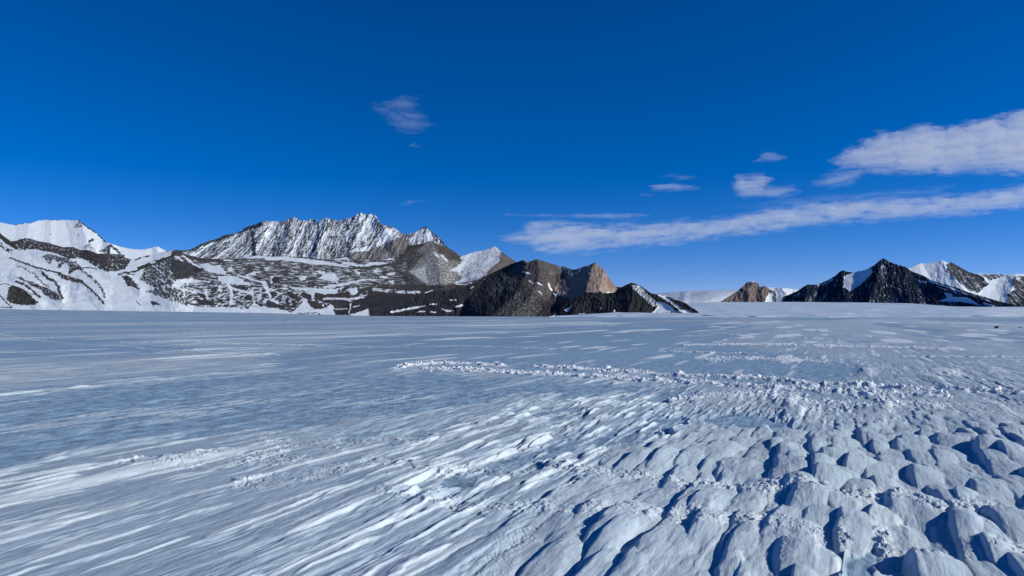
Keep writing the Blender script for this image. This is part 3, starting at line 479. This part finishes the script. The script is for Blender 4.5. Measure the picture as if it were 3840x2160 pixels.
BANDS = [('j', '400,445 620,415 780,408 1000,412 1230,425', 26, 1.), ('j', '620,450 900,458 1150,470 1400,485 1700,495 2000,520 2300,540 2576,550', 28, 1.), ('j', '1450,430 1700,450 2000,460 2300,480 2576,500', 24, 1.),
         ('k', '0,500 280,510 560,525 860,550 1160,575 1500,585 1700,605 2000,612 2300,630 2576,645 3200,690', 26, 1.), ('k', '0,550 300,570 600,590 900,600 1200,620 1600,640 2000,665', 32, .9),
         ('k', '-100,700 200,660 500,640 900,690 1400,720 2000,740', 60, .45), ('i', '0,190 250,235 550,265 900,275 1200,310 1450,315 1700,335 2100,345', 14, .5), ('i', '900,250 1350,240 1750,258 2576,280', 14, .6),
         ('j', '0,285 400,285 900,275 1200,285 1700,305', 12, .6), ('k', '0,270 300,265 700,265 1000,280 1500,285 2000,300', 16, .7), ('k', '1150,262 1500,262', 14, .5), ('k', '180,385 350,362 700,375 1100,398', 40, .3), ('k', '1650,358 2576,362', 5, .8),
         ('k','-190,318 50,322 330,332 560,335',6,.7)]
RUBBLE = [('m', '200,280 500,310 800,350 1100,345 1400,340 1700,320 1900,350 2300,390 2576,450', 46), ('m', '300,530 700,560 1000,640 1300,630 1500,610 1700,640 2100,680 2500,700', 60), ('n', '0,440 250,440 500,485 850,480 1200,540 1700,550 1900,640 2300,640 2576,700 3000,740', 52),
          ('n', '0,720 400,720 700,790 1000,850 1200,900', 80), ('n', '1500,850 1600,1000 1800,1050 2000,990 2300,950 2576,960 3000,980', 80), ('l', '1800,440 2200,420 2576,330', 60), ('l', '900,290 1600,260 2300,240', 70), ('m','1700,900 1850,830',60), ('m','-100,130 300,110 700,90',60), ('l','2000,100 2576,130',80)]

def ground_fields(x, y):
    a = x / y; r = np.hypot(x, y)
    X, Y = unray(a, -CAMZ / y)
    s, c = sc(x, y)
    dr = y * y / CAMZ * np.interp(y, [11, 14], [.0006, .00036])                          # local grid spacing in depth
    def fade(lam): return np.clip(lam / (2.2 * dr) - .35, 0, 1)
    # warps
    c_ = c + .09 * fbm(s / 2.6, c / .8, 3, 101) * fade(1.) ; s_ = s + .12 * fbm(s / .9, c / .9, 2, 103) * fade(1.)
    # zone strengths
    big = paint(np.zeros(x.shape), X, Y, [('P', 'o', '2350,1660 2600,1600 2850,1570 3000,1610 3300,1560 3600,1560 4600,1560 4600,2800 1500,2800 1800,2160 2050,1930 2250,1780', 1., 60)], 12)
    fin = paint(np.zeros(x.shape), X, Y, [('P', 'o', '3000,1640 3300,1580 4600,1580 4600,2800 2700,2800 2900,2000', 1., 130)], 12)
    mid = paint(np.zeros(x.shape), X, Y, [('P', 'o', '800,2160 1250,1850 1600,1640 1800,1520 2300,1490 2700,1530 2900,1600 2350,2800 400,2800', 1., 110)], 12)
    low = ss(1440, 1640, Y + (X - 400) * .02)
    near = ss(1400, 1560, Y)
    # patchiness of the drift cover, streaked by the wind
    def streaks(ws, seed):
        tot = 0; nn = 1e-4
        for i, (ls, lc, w_) in enumerate(ws):
            f_ = fade(min(ls * .45, lc * 1.6)) * w_; tot = tot + f_ * fbm(s / ls + .3 * pn(s / ls, c / lc / 3, seed + 50), c / lc, 3, seed + 7 * i, gain=.6); nn = nn + f_ * f_
        return tot / np.sqrt(nn)
    LS = [(.8, .09, .7), (2.8, .3, .9), (10, 1.3, .55), (40, 6, .4), (160, 22, .45), (600, 80, .5)]
    pat = streaks(LS, 121) * .85
    os_ = .8 * fbm(s / 3, c / .28, 4, 7, gain=.6) * fade(1.5) + np.clip(y / 25, 0, 4) * 2.2 * fbm(s / 20, c / 1.6, 3, 8); oc_ = .25 * fbm(s / 1.2, c / 1.2, 2, 10)
    X2, Y2 = unray(*(lambda xx, yy: (xx / yy, -CAMZ / yy))(x + os_ * math.sin(WIND) + oc_ * math.cos(WIND), np.maximum(y + os_ * math.cos(WIND) - oc_ * math.sin(WIND), 2.5)))
    icep = np.full(x.shape, -.1)
    for P in ICE:
        sdv = field(P, X2, Y2, 'P', 80); t = ss(-55, 40, sdv); icep = icep * (1 - t) + 1.3 * t
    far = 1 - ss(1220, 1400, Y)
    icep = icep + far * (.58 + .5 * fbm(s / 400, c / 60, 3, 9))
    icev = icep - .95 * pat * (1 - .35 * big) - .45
    icev = icev - .6 * big * (1 - ss(.5, .9, icep))
    ice = ss(-.09, .09, icev)
    sa = 1 - ss(-.55, .12, icev)                                        # drift thickness factor
    z = .012 * fbm(x / 3, y / 3, 3, 131) * fade(3)
    # suncupped ice
    z = z - .010 * ice * (1 - np.abs(pn(s / .16, c / .10, 141))) * fade(.16) + .005 * ice * pn(s / .5, c / .3, 142) * fade(.4)
    # wind-cut tongues: thin crisp plates of harder, whiter snow, at several sizes
    sw = s + .22 * fbm(s / 1.1, c / .35, 3, 105); cw = c + .035 * fbm(s / .5, c / .2, 3, 106) + .05 * fbm(s / 2.6, c / .8, 2, 107)
    t1 = mounds(sw, cw, .85, .10, 151, round_=2.6, steep=2.6, keep=.92, flip=True)
    t2 = mounds(sw + .3, cw + .3, .5, .06, 161, round_=2.4, steep=2.2, keep=.90, flip=True)
    t3 = mounds(sw, cw * 1. + .1, 2.2, .20, 167, round_=2.6, steep=2.6, keep=.962, flip=True)
    swf = s + 3 * fbm(s / 14, c / 3, 3, 108); cwf = c + .35 * fbm(s / 6, c / 2, 3, 109)
    t4 = mounds(swf, cwf, 4.0, .5, 171, round_=2.4, steep=2., keep=.93, flip=True)
    swg = s + 12 * fbm(s / 60, c / 12, 3, 110); cwg = c + 1.3 * fbm(s / 24, c / 8, 3, 111)
    t5 = mounds(swg, cwg, 12., 1.7, 173, round_=2.2, steep=2., keep=.92)
    t6 = mounds(swg, cwg, 40., 5.5, 177, round_=2., steep=2., keep=.90)
    # overlapping lens-shaped ridges in the middle ground
    d1 = mounds(sw, cw, 1.5, .26, 157, round_=1.7, steep=4.5, keep=.1) * fade(.45)
    d2 = mounds(sw + .5, cw + .1, .85, .15, 159, round_=1.8, steep=3., keep=.2, flip=True) * fade(.25)
    g = np.clip(.5 + .9 * fbm(s / 3.2, c / .9, 2, 175), 0, 1); gp = np.clip(.5 + 1.3 * fbm(s / 7, c / 2.5, 2, 176), 0, 1.2)
    z = z + .016 * sa * (1 - big)
    z = z + (sa) * (1 - big) * (.009 * near * d1 * (.25 + g) + .007 * near * d2 * (.2 + g))
    z = z + (sa) * mid * (1 - .8 * big) * (.034 * d1 * (.3 + g) + .016 * d2 * (1.2 - g))
    hz = (.022 * np.maximum(np.maximum(t1 * gp * fade(.35), t2 * (.3 + gp) * fade(.2)), t3 * .9 * fade(.8)) * (.35 + .65 * sa) * (1 - .7 * big)
          + .05 * t4 * fade(2.5) * (1 - big) * (1 - mid) * (.4 + .6 * sa))
    t1 = t1 * fade(.5); t2 = t2 * fade(.3); t3 = t3 * fade(1.2); t4 = t4 * fade(3) * ss(12, 26, y); t5 = t5 * fade(10) * ss(35, 70, y); t6 = t6 * fade(40) * ss(90, 180, y)
    tg = np.maximum(np.maximum(t1 * gp, t2 * (.3 + gp)), t3 * .9) * (.35 + .65 * sa) * (1 - .7 * big)
    tf = np.maximum(np.maximum(t4 * gp, t5 * (.55 + .6 * gp)), t6 * .75) * (.55 + .45 * sa) * (1 - big)
    z = z + hz
    z = z + (.0024 * fbm(s / .3, c / .07, 3, 181) * fade(.09) + .004 * fbm(s / .9, c / .16, 2, 183) * fade(.5)) * (1 - .5 * ice) * (1 - .6 * big)
    # large scale-shaped sastrugi on the right
    b1 = mounds(s_, c_ + .02 * fbm(s / .3, c / .15, 2, 203), .85, .30, 201, round_=2.1, steep=4.6)
    b2 = mounds(s_ + .4, c_ + .2, .58, .36, 211, round_=2.3, steep=4.6)
    b3 = mounds(s_, c_, .28, .13, 221, round_=1.8, steep=2.5)
    br = b1 * (1 - fin) + b2 * fin
    z = z + big * fade(.5) * (.3 + .7 * sa) * (1 - .75 * ss(.5, 1, icep)) * ((.10 + .045 * fin) * br * (.5 + .7 * np.clip(.5 + fbm(s / 2.5, c / 1.6, 2, 229), 0, 1)) + .012 * b3 * (1 - br) + .009 * fbm(s / .5, c / .22, 3, 225) + .0016 * fbm(s / .45, c / .035, 2, 226) + .05 * fbm(s / 2.2, c / 1.4, 2, 228))
    # crumbly zones
    rub = np.zeros(x.shape)
    for c0, p, w in RUBBLE:
        P = T(c0, p); w = w / CR[c0][2] * .95
        rub = np.maximum(rub, ss(-w * 1.4, -w * .4, field(P, X + 16 * pn(X / 50, Y / 25, 17), Y + 8 * pn(X / 50, Y / 25, 18), 'L', w * 2.5)))
    rub = rub * np.clip(.75 + .9 * fbm(s / .9, c / .5, 2, 233), 0, 1)
    rz = paint(np.zeros(x.shape), X, Y, [('P', 'k', '-300,700 0,640 600,600 1300,640 2576,680 4000,700 4000,800 2576,800 1800,830 1300,900 900,800 200,760', .8, 14)], 8)
    rub = np.maximum(rub, rz * .8)
    h1, e1 = cells(s, c * 1.25, .085, 241); h3, e3 = cells(s, c * 1.3, .05, 251)
    z = z + rub * fade(.09) * (.022 * (h1 - .35) * ss(0, .25, e1) + .013 * h3 * ss(0, .3, e3)) + rub * fade(.3) * .02 * fbm(x / .3, y / .3, 2, 260)
    bands = np.zeros(x.shape)
    for c0, p, w, k in BANDS:
        P = T(c0, p); w = w / CR[c0][2] * .34
        bands = np.maximum(bands, k * ss(-w * 1.5, -w * .3, field(P, X + 8 * pn(X / 40, Y / 9, 27), Y + 2.5 * pn(X / 25, Y / 9, 28), 'L', w * 2.5)))
    z = z + bands * (.045 + .06 * fbm(x / .35, y / .8, 3, 271) * fade(.4) + .03 * fbm(x / 1.1, y / 1.1, 2, 272) * fade(.5))
    ice = ice * (1 - np.clip(bands * 1.1 * (.8 + .6 * pn(x / .4, y / .9, 273)), 0, 1)) * (1 - .8 * rub)
    # far swell up to the foot of the hills
    ey = np.interp(X, [-400, 0, 960, 1400, 1900, 4200], [1158, 1161, 1174, 1185, 1187, 1189.5])
    ee = ray(X, ey)[1]
    zf = CAMZ + ee * 3000
    z = z + zf * ss(250, 3000, y) ** 1.3
    # albedo
    n1 = 1.3 * fbm(s / .34, c / .2, 2, 301) * fade(.3) + .6 * fbm(s / .7, c / .18, 2, 302) * fade(.5) + .3 * streaks(LS, 301)
    icec = np.array([.31, .43, .50]) * (1 + .36 * n1[..., None])
    n2 = streaks(LS, 311)
    old = np.array([.375, .465, .53]) * (1 + .2 * n2[..., None])
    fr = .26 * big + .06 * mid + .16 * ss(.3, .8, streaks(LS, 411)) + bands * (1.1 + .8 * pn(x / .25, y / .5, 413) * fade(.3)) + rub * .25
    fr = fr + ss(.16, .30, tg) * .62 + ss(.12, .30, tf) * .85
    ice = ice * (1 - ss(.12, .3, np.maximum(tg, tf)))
    fr = np.clip(fr, 0, 1)[..., None]
    fresh = np.array([.725, .795, .795])
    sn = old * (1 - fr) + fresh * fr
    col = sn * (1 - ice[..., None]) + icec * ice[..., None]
    return z, col, ice

def ground():
    t = np.concatenate([np.arange(.46, .13, -.00048), np.arange(.13, .0042, -.00025), np.geomspace(.0042, .0005, 46), np.geomspace(.00048, .00004, 12)])
    a = np.linspace(-.95, .95, 1850)
    A, TT = np.meshgrid(a, t)
    y = CAMZ / TT; x = A * y
    z = np.empty(x.shape); col = np.empty(x.shape + (3,)); ice = np.empty(x.shape)
    n = 120
    for i in range(0, len(t), n):
        z[i:i + n], col[i:i + n], ice[i:i + n] = ground_fields(x[i:i + n], y[i:i + n])
    V = np.stack([x, y, z], -1)
    V1 = V.reshape(-1, 3); Q = gridquads(*x.shape)
    # the rest of the snow plain, all round
    g = np.concatenate([-np.geomspace(60000, 2, 24), np.geomspace(2, 60000, 24)])
    GX, GY = np.meshgrid(g, g); GZ = np.full(GX.shape, -.35)
    V2 = np.stack([GX, GY, GZ], -1).reshape(-1, 3); Q2 = gridquads(48, 48, len(V1))
    Vc = np.concatenate([V1, V2]); Qc = np.concatenate([Q, Q2])
    cc = np.concatenate([col.reshape(-1, 3), np.tile([.5, .56, .66], (len(V2), 1))]); ii = np.concatenate([ice.ravel(), np.zeros(len(V2))])
    m = albedo_mat('wind_packed_snow_and_ice', 9., .35, .012, var=.05, ice=True, scale2=60.)
    nt = m.node_tree; N, L = nt.nodes, nt.links; b = N['Principled BSDF']
    tc = N.new('ShaderNodeTexCoord'); mp = N.new('ShaderNodeMapping'); mp.vector_type = 'POINT'
    mp.inputs['Rotation'].default_value = (0, 0, WIND); mp.inputs['Scale'].default_value = (26, 6, 1)
    # rotate first, then stretch: two mappings
    mp0 = N.new('ShaderNodeMapping'); mp0.inputs['Rotation'].default_value = (0, 0, WIND)
    mp.inputs['Rotation'].default_value = (0, 0, 0)
    L.new(tc.outputs['Object'], mp0.inputs['Vector']); L.new(mp0.outputs[0], mp.inputs['Vector'])
    no = N.new('ShaderNodeTexNoise'); no.inputs['Scale'].default_value = 1; no.inputs['Detail'].default_value = 5; no.inputs['Roughness'].default_value = .62; no.inputs['Distortion'].default_value = .6
    L.new(mp.outputs[0], no.inputs['Vector'])
    bp = N.new('ShaderNodeBump'); bp.inputs['Strength'].default_value = .8; bp.inputs['Distance'].default_value = .012
    L.new(no.outputs['Fac'], bp.inputs['Height'])
    old_n = b.inputs['Normal'].links[0].from_socket; L.new(old_n, bp.inputs['Normal']); L.new(bp.outputs[0], b.inputs['Normal'])
    mr = N.new('ShaderNodeMapRange'); mr.inputs['From Min'].default_value = .3; mr.inputs['From Max'].default_value = .7; mr.inputs['To Min'].default_value = .88; mr.inputs['To Max'].default_value = 1.12
    L.new(no.outputs['Fac'], mr.inputs['Value'])
    oc = b.inputs['Base Color'].links[0].from_socket; mu = N.new('ShaderNodeVectorMath'); mu.operation = 'SCALE'
    L.new(oc, mu.inputs[0]); L.new(mr.outputs[0], mu.inputs['Scale']); L.new(mu.outputs[0], b.inputs['Base Color'])
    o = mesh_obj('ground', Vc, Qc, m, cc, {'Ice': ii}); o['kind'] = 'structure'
    return o
G_OBJ = ground()

# ------------------------------------------------------------------ snow rubble and blocks
def block_mesh(cx, cy, cz, size, seed, flat=.38):
    """a rough broken block: displaced, chamfered box; vectorised over n blocks -> verts, quads"""
    r = np.random.default_rng(seed); n = len(cx)
    base = np.array([[-1, -1, -1], [1, -1, -1], [1, 1, -1], [-1, 1, -1], [-1, -1, 1], [1, -1, 1], [1, 1, 1], [-1, 1, 1]], float)
    base[4:, :2] *= .72
    v = base[None] * (1 + r.uniform(-.38, .38, (n, 8, 3)))
    v *= (size[:, None] * np.array([1.25, .9, flat])[None] * r.uniform(.6, 1.4, (n, 3)))[:, None, :] * .5
    ang = r.uniform(0, 6.28, n); tl = r.uniform(-.75, .75, (n, 2))
    ca, sa = np.cos(ang)[:, None], np.sin(ang)[:, None]
    z = v[..., 2] + v[..., 0] * tl[:, :1] + v[..., 1] * tl[:, 1:]
    x = v[..., 0] * ca - v[..., 1] * sa; y = v[..., 0] * sa + v[..., 1] * ca
    V = np.stack([x + cx[:, None], y + cy[:, None], z + cz[:, None] + size[:, None] * .02], -1)
    fq = np.array([[0, 3, 2, 1], [4, 5, 6, 7], [0, 1, 5, 4], [1, 2, 6, 5], [2, 3, 7, 6], [3, 0, 4, 7]])
    Q = (np.arange(n) * 8)[:, None, None] + fq[None]
    return V.reshape(-1, 3), Q.reshape(-1, 4)

def plain_mat(name, col, scale, bump, rough=.7):
    m, nt, b = new_mat(name); N, L = nt.nodes, nt.links
    no = N.new('ShaderNodeTexNoise'); no.inputs['Scale'].default_value = scale; no.inputs['Detail'].default_value = 5
    tc = N.new('ShaderNodeTexCoord'); L.new(tc.outputs['Object'], no.inputs['Vector'])
    cr = N.new('ShaderNodeMix'); cr.data_type = 'RGBA'
    cr.inputs['A'].default_value = (*[q * .86 for q in col], 1); cr.inputs['B'].default_value = (*[min(1, q * 1.08) for q in col], 1)
    L.new(no.outputs['Fac'], cr.inputs['Factor']); L.new(cr.outputs['Result'], b.inputs['Base Color'])
    bp = N.new('ShaderNodeBump'); bp.inputs['Strength'].default_value = bump; bp.inputs['Distance'].default_value = .01
    L.new(no.outputs['Fac'], bp.inputs['Height']); L.new(bp.outputs[0], b.inputs['Normal'])
    b.inputs['Roughness'].default_value = rough; b.inputs['Specular IOR Level'].default_value = .15
    return m
M_block = plain_mat('broken_snow', (.86, .89, .91), 30, .5)
M_stone = plain_mat('dark_stone', (.02, .02, .024), 12, .6)

def rubble():
    cx, cy, sz = [], [], []
    for c0, p, w, k in BANDS:
        if c0 == 'i' or k in (.6, .5, .8): continue
        P = T(c0, p); w = w / CR[c0][2] * .34
        gx, gy = gpt(P[:, 0], P[:, 1]); seg = np.hypot(np.diff(gx), np.diff(gy)); L = seg.sum(); cum = np.concatenate([[0], np.cumsum(seg)])
        _, yw = gpt(P[:, 0], P[:, 1] - w); wid = np.clip(np.abs(yw - gy), .2, 3.5)
        n = int(min(22000, L * np.mean(wid) * 2 * 260 * k))
        u = rng.uniform(0, L, n); d = np.interp(u, cum, gy)
        x = np.interp(u, cum, gx); o = rng.normal(0, .5, n) * np.interp(u, cum, wid)
        keep = pn(x / 1.3, (d + o) / 2.0, 77) > -.7
        x, d, o = x[keep], d[keep], o[keep]; n = len(x)
        cx.append(x + rng.normal(0, .1, n)); cy.append(d + o); sz.append(rng.lognormal(-3.65, .5, n) * (1 + np.clip(d - 20, 0, 60) * .004) * (.7 + .3 * k))
    for c0, p, w in RUBBLE:
        if c0 == 'l': continue
        P = T(c0, p); w = w / CR[c0][2] * .9
        gx, gy = gpt(P[:, 0], P[:, 1]); seg = np.hypot(np.diff(gx), np.diff(gy)); L = seg.sum(); cum = np.concatenate([[0], np.cumsum(seg)])
        _, yw = gpt(P[:, 0], P[:, 1] - w); wid = np.abs(yw - gy)
        n = int(L * np.mean(wid) * 2 * 14); u = rng.uniform(0, L, n); d = np.interp(u, cum, gy)
        x = np.interp(u, cum, gx); o = rng.normal(0, 1.1, n) * np.interp(u, cum, wid)
        keep = pn(x / .5, (d + o) / .5, 78) > .12; x, d, o = x[keep], d[keep], o[keep]; n = len(x)
        cx.append(x); cy.append(d + o); sz.append(rng.lognormal(-4.2, .5, n))
    cx, cy, sz = map(np.concatenate, (cx, cy, sz))
    k = cy > 3.9; cx, cy, sz = cx[k], cy[k], np.clip(sz[k], .012, .28)
    z = ground_fields(cx, cy)[0]
    V, Q = block_mesh(cx, cy, z, sz, 5)
    o = mesh_obj('snow_rubble', V, Q, M_block, smooth=False); o['kind'] = 'stuff'; o['label'] = 'loose broken snow chips along the vehicle tracks'
rubble()

def lump(name, X, Y, w, d, h, seed, mat, label, cat, sink=.1, rot=0., group=None, flat=False):
    """one angular chunk standing on the ground: subdivided box pushed by noise"""
    a = 7
    u = np.linspace(-1, 1, a); vs = []; qs = []; off = 0
    for ax in range(3):
        for sg in (-1, 1):
            A, B = np.meshgrid(u, u); p = np.empty((a, a, 3)); p[..., ax] = sg; p[..., (ax + 1) % 3] = A; p[..., (ax + 2) % 3] = B
            vs.append(p.reshape(-1, 3)); q = gridquads(a, a, off); qs.append(q if sg > 0 else q[:, ::-1]); off += a * a
    v = np.concatenate(vs); v0 = v.copy()
    v = v / (np.abs(v) ** 4).sum(1, keepdims=True) ** .25
    q = pn(v0[:, 0] * 1.1 + seed, v0[:, 1] * 1.1 + v0[:, 2] * .9, seed); v = v * (1 + .30 * q[:, None])
    q = pn(v0[:, 0] * 3 + seed, v0[:, 1] * 3 + v0[:, 2] * 2.3, seed + 1); v = v * (1 + .09 * q[:, None])
    v[:, 0] += .25 * v[:, 2] * math.sin(seed); v[:, :2] *= (1 - .18 * v[:, 2:3])
    v = v * np.array([w / 2, d / 2, h / 2])
    c_, s_ = math.cos(rot), math.sin(rot); v[:, :2] = v[:, :2] @ np.array([[c_, s_], [-s_, c_]])
    gx, gy = gpt(X, Y); gz = float(ground_fields(np.array([[gx]]), np.array([[gy]]))[0][0, 0])
    # weld
    key = np.round(v0, 4); _, idx, inv = np.unique(key, axis=0, return_index=True, return_inverse=True); inv = inv.ravel()
    o = mesh_obj(name, v[idx] + np.array([0, 0, h / 2 - sink * h]), inv[np.concatenate(qs)], mat, smooth=False)
    o.location = (float(gx), float(gy), gz)
    o['label'] = label; o['category'] = cat
    if group: o['group'] = group
    return o
bo = lump('boulder', 3738, 1231, 0.55, .45, .32, 3, M_stone, 'black boulder with a snow cap on its right side, alone on the ice plain', 'boulder')
sc_ = lump('snow_cap', 3738, 1231, 0.2, .16, .17, 5, M_block, 'x', 'x', sink=.1)
for k_ in ('label', 'category'): del sc_[k_]
sc_.parent = bo; sc_.location = (.16, -.2, .0)
lump('boulder', 3826, 1229, 0.36, .3, .13, 9, M_stone, 'low dark stone at the far right edge of the ice plain', 'boulder')
B = [(3048, 1456, .34, .2, .17, 'large tilted snow block with a dark side on the vehicle track'), (3300, 1450, .3, .2, .13, 'snow block on the upper edge of the track, right of the tilted one'),
     (3255, 1485, .2, .16, .1, 'snow block beside the small blue ice hollow'), (3735, 1467, .24, .16, .13, 'lone snow block on the ribbed tread track at the right'),
     (2845, 1420, .2, .14, .13, 'upright snow chip on the far edge of the double track'), (2245, 1395, .22, .16, .1, 'snow block near the middle of the double track'),
     (2640, 1830, .07, .05, .03, 'small snow lump beside the crumbled strip, bottom centre'), (3095, 1838, .08, .06, .04, 'round snow lump in the hollow between the big mounds')]
for i, (X, Y, w, d, h, lb) in enumerate(B):
    lump('snow_block', X, Y, w * .75, d * .75, h * .6, 21 + i * 3, M_block, lb, 'snow block', rot=i * .9, group='loose snow blocks on the ice')

# ------------------------------------------------------------------ clouds
def cloud(crop, pts, label, peak, alt=2600, soft=22, seed=0, dens=None, ang=.06):
    P = T(crop, pts)
    soft = soft * 1.2
    x0, y0 = P.min(0) - soft; x1, y1 = P.max(0) + soft
    st = max(2.6, min(6., (x1 - x0) / 160))
    xs = np.arange(x0, x1, st); ys = np.arange(y0, y1, st * .6)
    X, Y = np.meshgrid(xs, ys)
    u = X; v = Y + ang * X
    Xw = X + soft * .9 * fbm(u / 90, v / 22, 4, 900 + seed, gain=.6); Yw = Y + soft * .35 * fbm(u / 90, v / 22, 4, 950 + seed, gain=.6)
    sd = np.full(X.shape, 0.); d = segdist(np.vstack([P, P[:1]]), Xw, Yw); sd = np.where(inside(P, Xw, Yw), d, -d)
    n = fbm(u / 110 + .5 * fbm(u / 80, v / 20, 2, 31 + seed), v / 19, 5, 970 + seed, gain=.66)
    tex = np.clip(.6 + .6 * n, .06, 1.5)
    t = ss(-soft * .8, soft * 1.8, sd) ** 1.5 * tex
    edge = (np.arange(len(xs)) * 0.)[None]
    t[0] = t[-1] = 0; t[:, 0] = t[:, -1] = 0
    t = np.where(t < .02, 0, t - .02)
    a, e = ray(X, Y); dd = alt / e
    th = peak * t * e                        # so that the slant path is about peak * t
    top = np.stack([a * dd, dd, alt + th * .62], -1).reshape(-1, 3); bot = np.stack([a * dd, dd, alt - th * .38], -1).reshape(-1, 3)
    n_ = X.size; ids = np.arange(n_); pos = t.ravel() > 0
    bid = np.where(pos, ids + n_, ids)
    Q = gridquads(*X.shape); kq = pos[Q].any(1); Q = Q[kq]
    Qt = Q; Qb = bid[Q][:, ::-1]
    V = np.concatenate([top, bot]); Qa = np.concatenate([Qt, Qb])
    used = np.unique(Qa); rm = np.full(2 * n_, -1); rm[used] = np.arange(len(used))
    V = V[used]; org = V.mean(0); org[2] = alt
    o = mesh_obj('cloud', V - org, rm[Qa], M_cloud); o.location = org
    o['label'] = label; o['category'] = 'cloud'; o['group'] = 'thin high clouds in the blue sky'
    return o
M_cloud = bpy.data.materials.new('thin_cloud'); M_cloud.use_nodes = True
nt = M_cloud.node_tree; nt.nodes.clear()
ou = nt.nodes.new('ShaderNodeOutputMaterial'); vs = nt.nodes.new('ShaderNodeVolumeScatter')
vs.inputs['Color'].default_value = (1, 1, 1, 1); vs.inputs['Density'].default_value = .0015; vs.inputs['Anisotropy'].default_value = .0
nt.links.new(vs.outputs[0], ou.inputs['Volume'])
cloud('s', '1660,285 1750,220 1900,150 2080,115 2200,120 2400,90 2576,40 2800,-30 3000,300 2760,330 2576,350 2300,335 2150,350 1950,345 1800,335 1700,310', 'largest cloud, a wide feathery white bank at the right edge', 1450, soft=34, seed=1)
cloud('s', '90,650 200,620 230,570 400,560 600,580 900,570 1200,540 1300,515 1500,485 1800,460 2100,450 2350,430 2576,400 2900,350 2900,470 2576,505 2300,540 2000,560 1700,580 1450,610 1200,640 1000,670 700,695 530,715 300,725 240,690 150,665', 'very long thin white cloud streak above the peaks, rising to the right', 1250, soft=26, seed=2)
cloud('s', '110,538 400,533 700,530 820,535 700,562 500,552', 'hair-thin wisp just above the blunt end of the long streak', 700, soft=9, seed=3)
cloud('s', '800,402 900,388 1000,395 1035,410 950,425 820,420', 'small bright flat cloud left of the ragged double patch', 900, soft=12, seed=4)
cloud('s', '1190,430 1200,350 1350,345 1390,370 1350,395 1480,400 1510,430 1420,460 1250,460', 'ragged double-decked cloud patch between the small flat cloud and the wide bank', 750, soft=18, seed=5)
cloud('s', '1290,288 1350,235 1400,235 1465,265 1400,292', 'faint tuft high above the double-decked patch', 420, soft=13, seed=6)
cloud('s', '1550,405 1650,330 1790,310 1840,340 1760,400 1650,412', 'pale wisp trailing off the lower left of the wide bank', 420, soft=18, seed=7)
cloud('t', '160,165 250,175 280,150 370,130 380,95 540,120 550,170 500,200 560,240 650,330 600,370 500,405 380,405 310,350 280,290 210,230', 'lone faint cloud puff high over the jagged range', 150, soft=20, seed=8, ang=-.05)
cloud('t', '370,932 450,905 440,885 590,900 540,912 470,925', 'tiny wisp low over the right end of the jagged range', 380, soft=8, seed=9)
cloud('t', '2110,862 2200,845 2340,850 2250,862', 'short pale wisp just below the small flat cloud', 420, soft=9, seed=10)
cloud('t', '450,495 490,460 565,500', 'very small faint tuft under the lone high puff', 300, soft=10, seed=11)
cloud('t', '2320,712 2450,700 2600,715 2500,740', 'faint veil just above the small flat cloud', 300, soft=12, seed=12)

cloud('s', '1180,500 1500,455 1900,425 2250,395 2150,445 1700,470 1350,505', 'very faint long veil lying along the top of the long streak', 260, soft=16, seed=13)

# ------------------------------------------------------------------ light, sky, camera
W = bpy.data.worlds.new('World'); bpy.context.scene.world = W; W.use_nodes = True
nt = W.node_tree; bg = nt.nodes['Background']
sky = nt.nodes.new('ShaderNodeTexSky'); sky.sky_type = 'NISHITA'; sky.sun_disc = False
sky.sun_elevation = SUN_EL; sky.sun_rotation = SUN_AZ; sky.altitude = 2500; sky.air_density = .75; sky.dust_density = .0; sky.ozone_density = 6.
hs = nt.nodes.new('ShaderNodeHueSaturation'); hs.inputs['Saturation'].default_value = 1.25; hs.inputs['Hue'].default_value = .504
nt.links.new(sky.outputs[0], hs.inputs['Color']); tint = nt.nodes.new('ShaderNodeMix'); tint.data_type = 'RGBA'; tint.blend_type = 'MULTIPLY'; tint.inputs['Factor'].default_value = 1; tint.inputs['B'].default_value = (1.25, .90, 1.0, 1)
nt.links.new(hs.outputs[0], tint.inputs['A']); nt.links.new(tint.outputs['Result'], bg.inputs['Color'])
bg.inputs['Strength'].default_value = .112
sl = bpy.data.lights.new('sun', 'SUN'); sl.energy = 4.0; sl.angle = math.radians(.5); sl.color = (1, .98, .92)
so = bpy.data.objects.new('sun', sl); C.objects.link(so)
from mathutils import Vector
sd = Vector((math.sin(SUN_AZ) * math.cos(SUN_EL), math.cos(SUN_AZ) * math.cos(SUN_EL), math.sin(SUN_EL)))
so.rotation_euler = sd.to_track_quat('Z', 'Y').to_euler(); so.location = (50, -20, 60)

cam = bpy.data.cameras.new('camera'); co = bpy.data.objects.new('camera', cam); C.objects.link(co)
cam.sensor_width = 36; cam.lens = F / 3840 * 36; cam.clip_start = .1; cam.clip_end = 300000
co.location = (0, 0, CAMZ); co.rotation_euler = (math.pi / 2 + PITCH, 0, 0)
sc0 = bpy.context.scene; sc0.camera = co
sc0.view_settings.view_transform = 'Standard'; sc0.view_settings.look = 'None'; sc0.view_settings.exposure = 0; sc0.view_settings.gamma = 1
sc0.cycles.volume_bounces = 5; sc0.cycles.max_bounces = 8
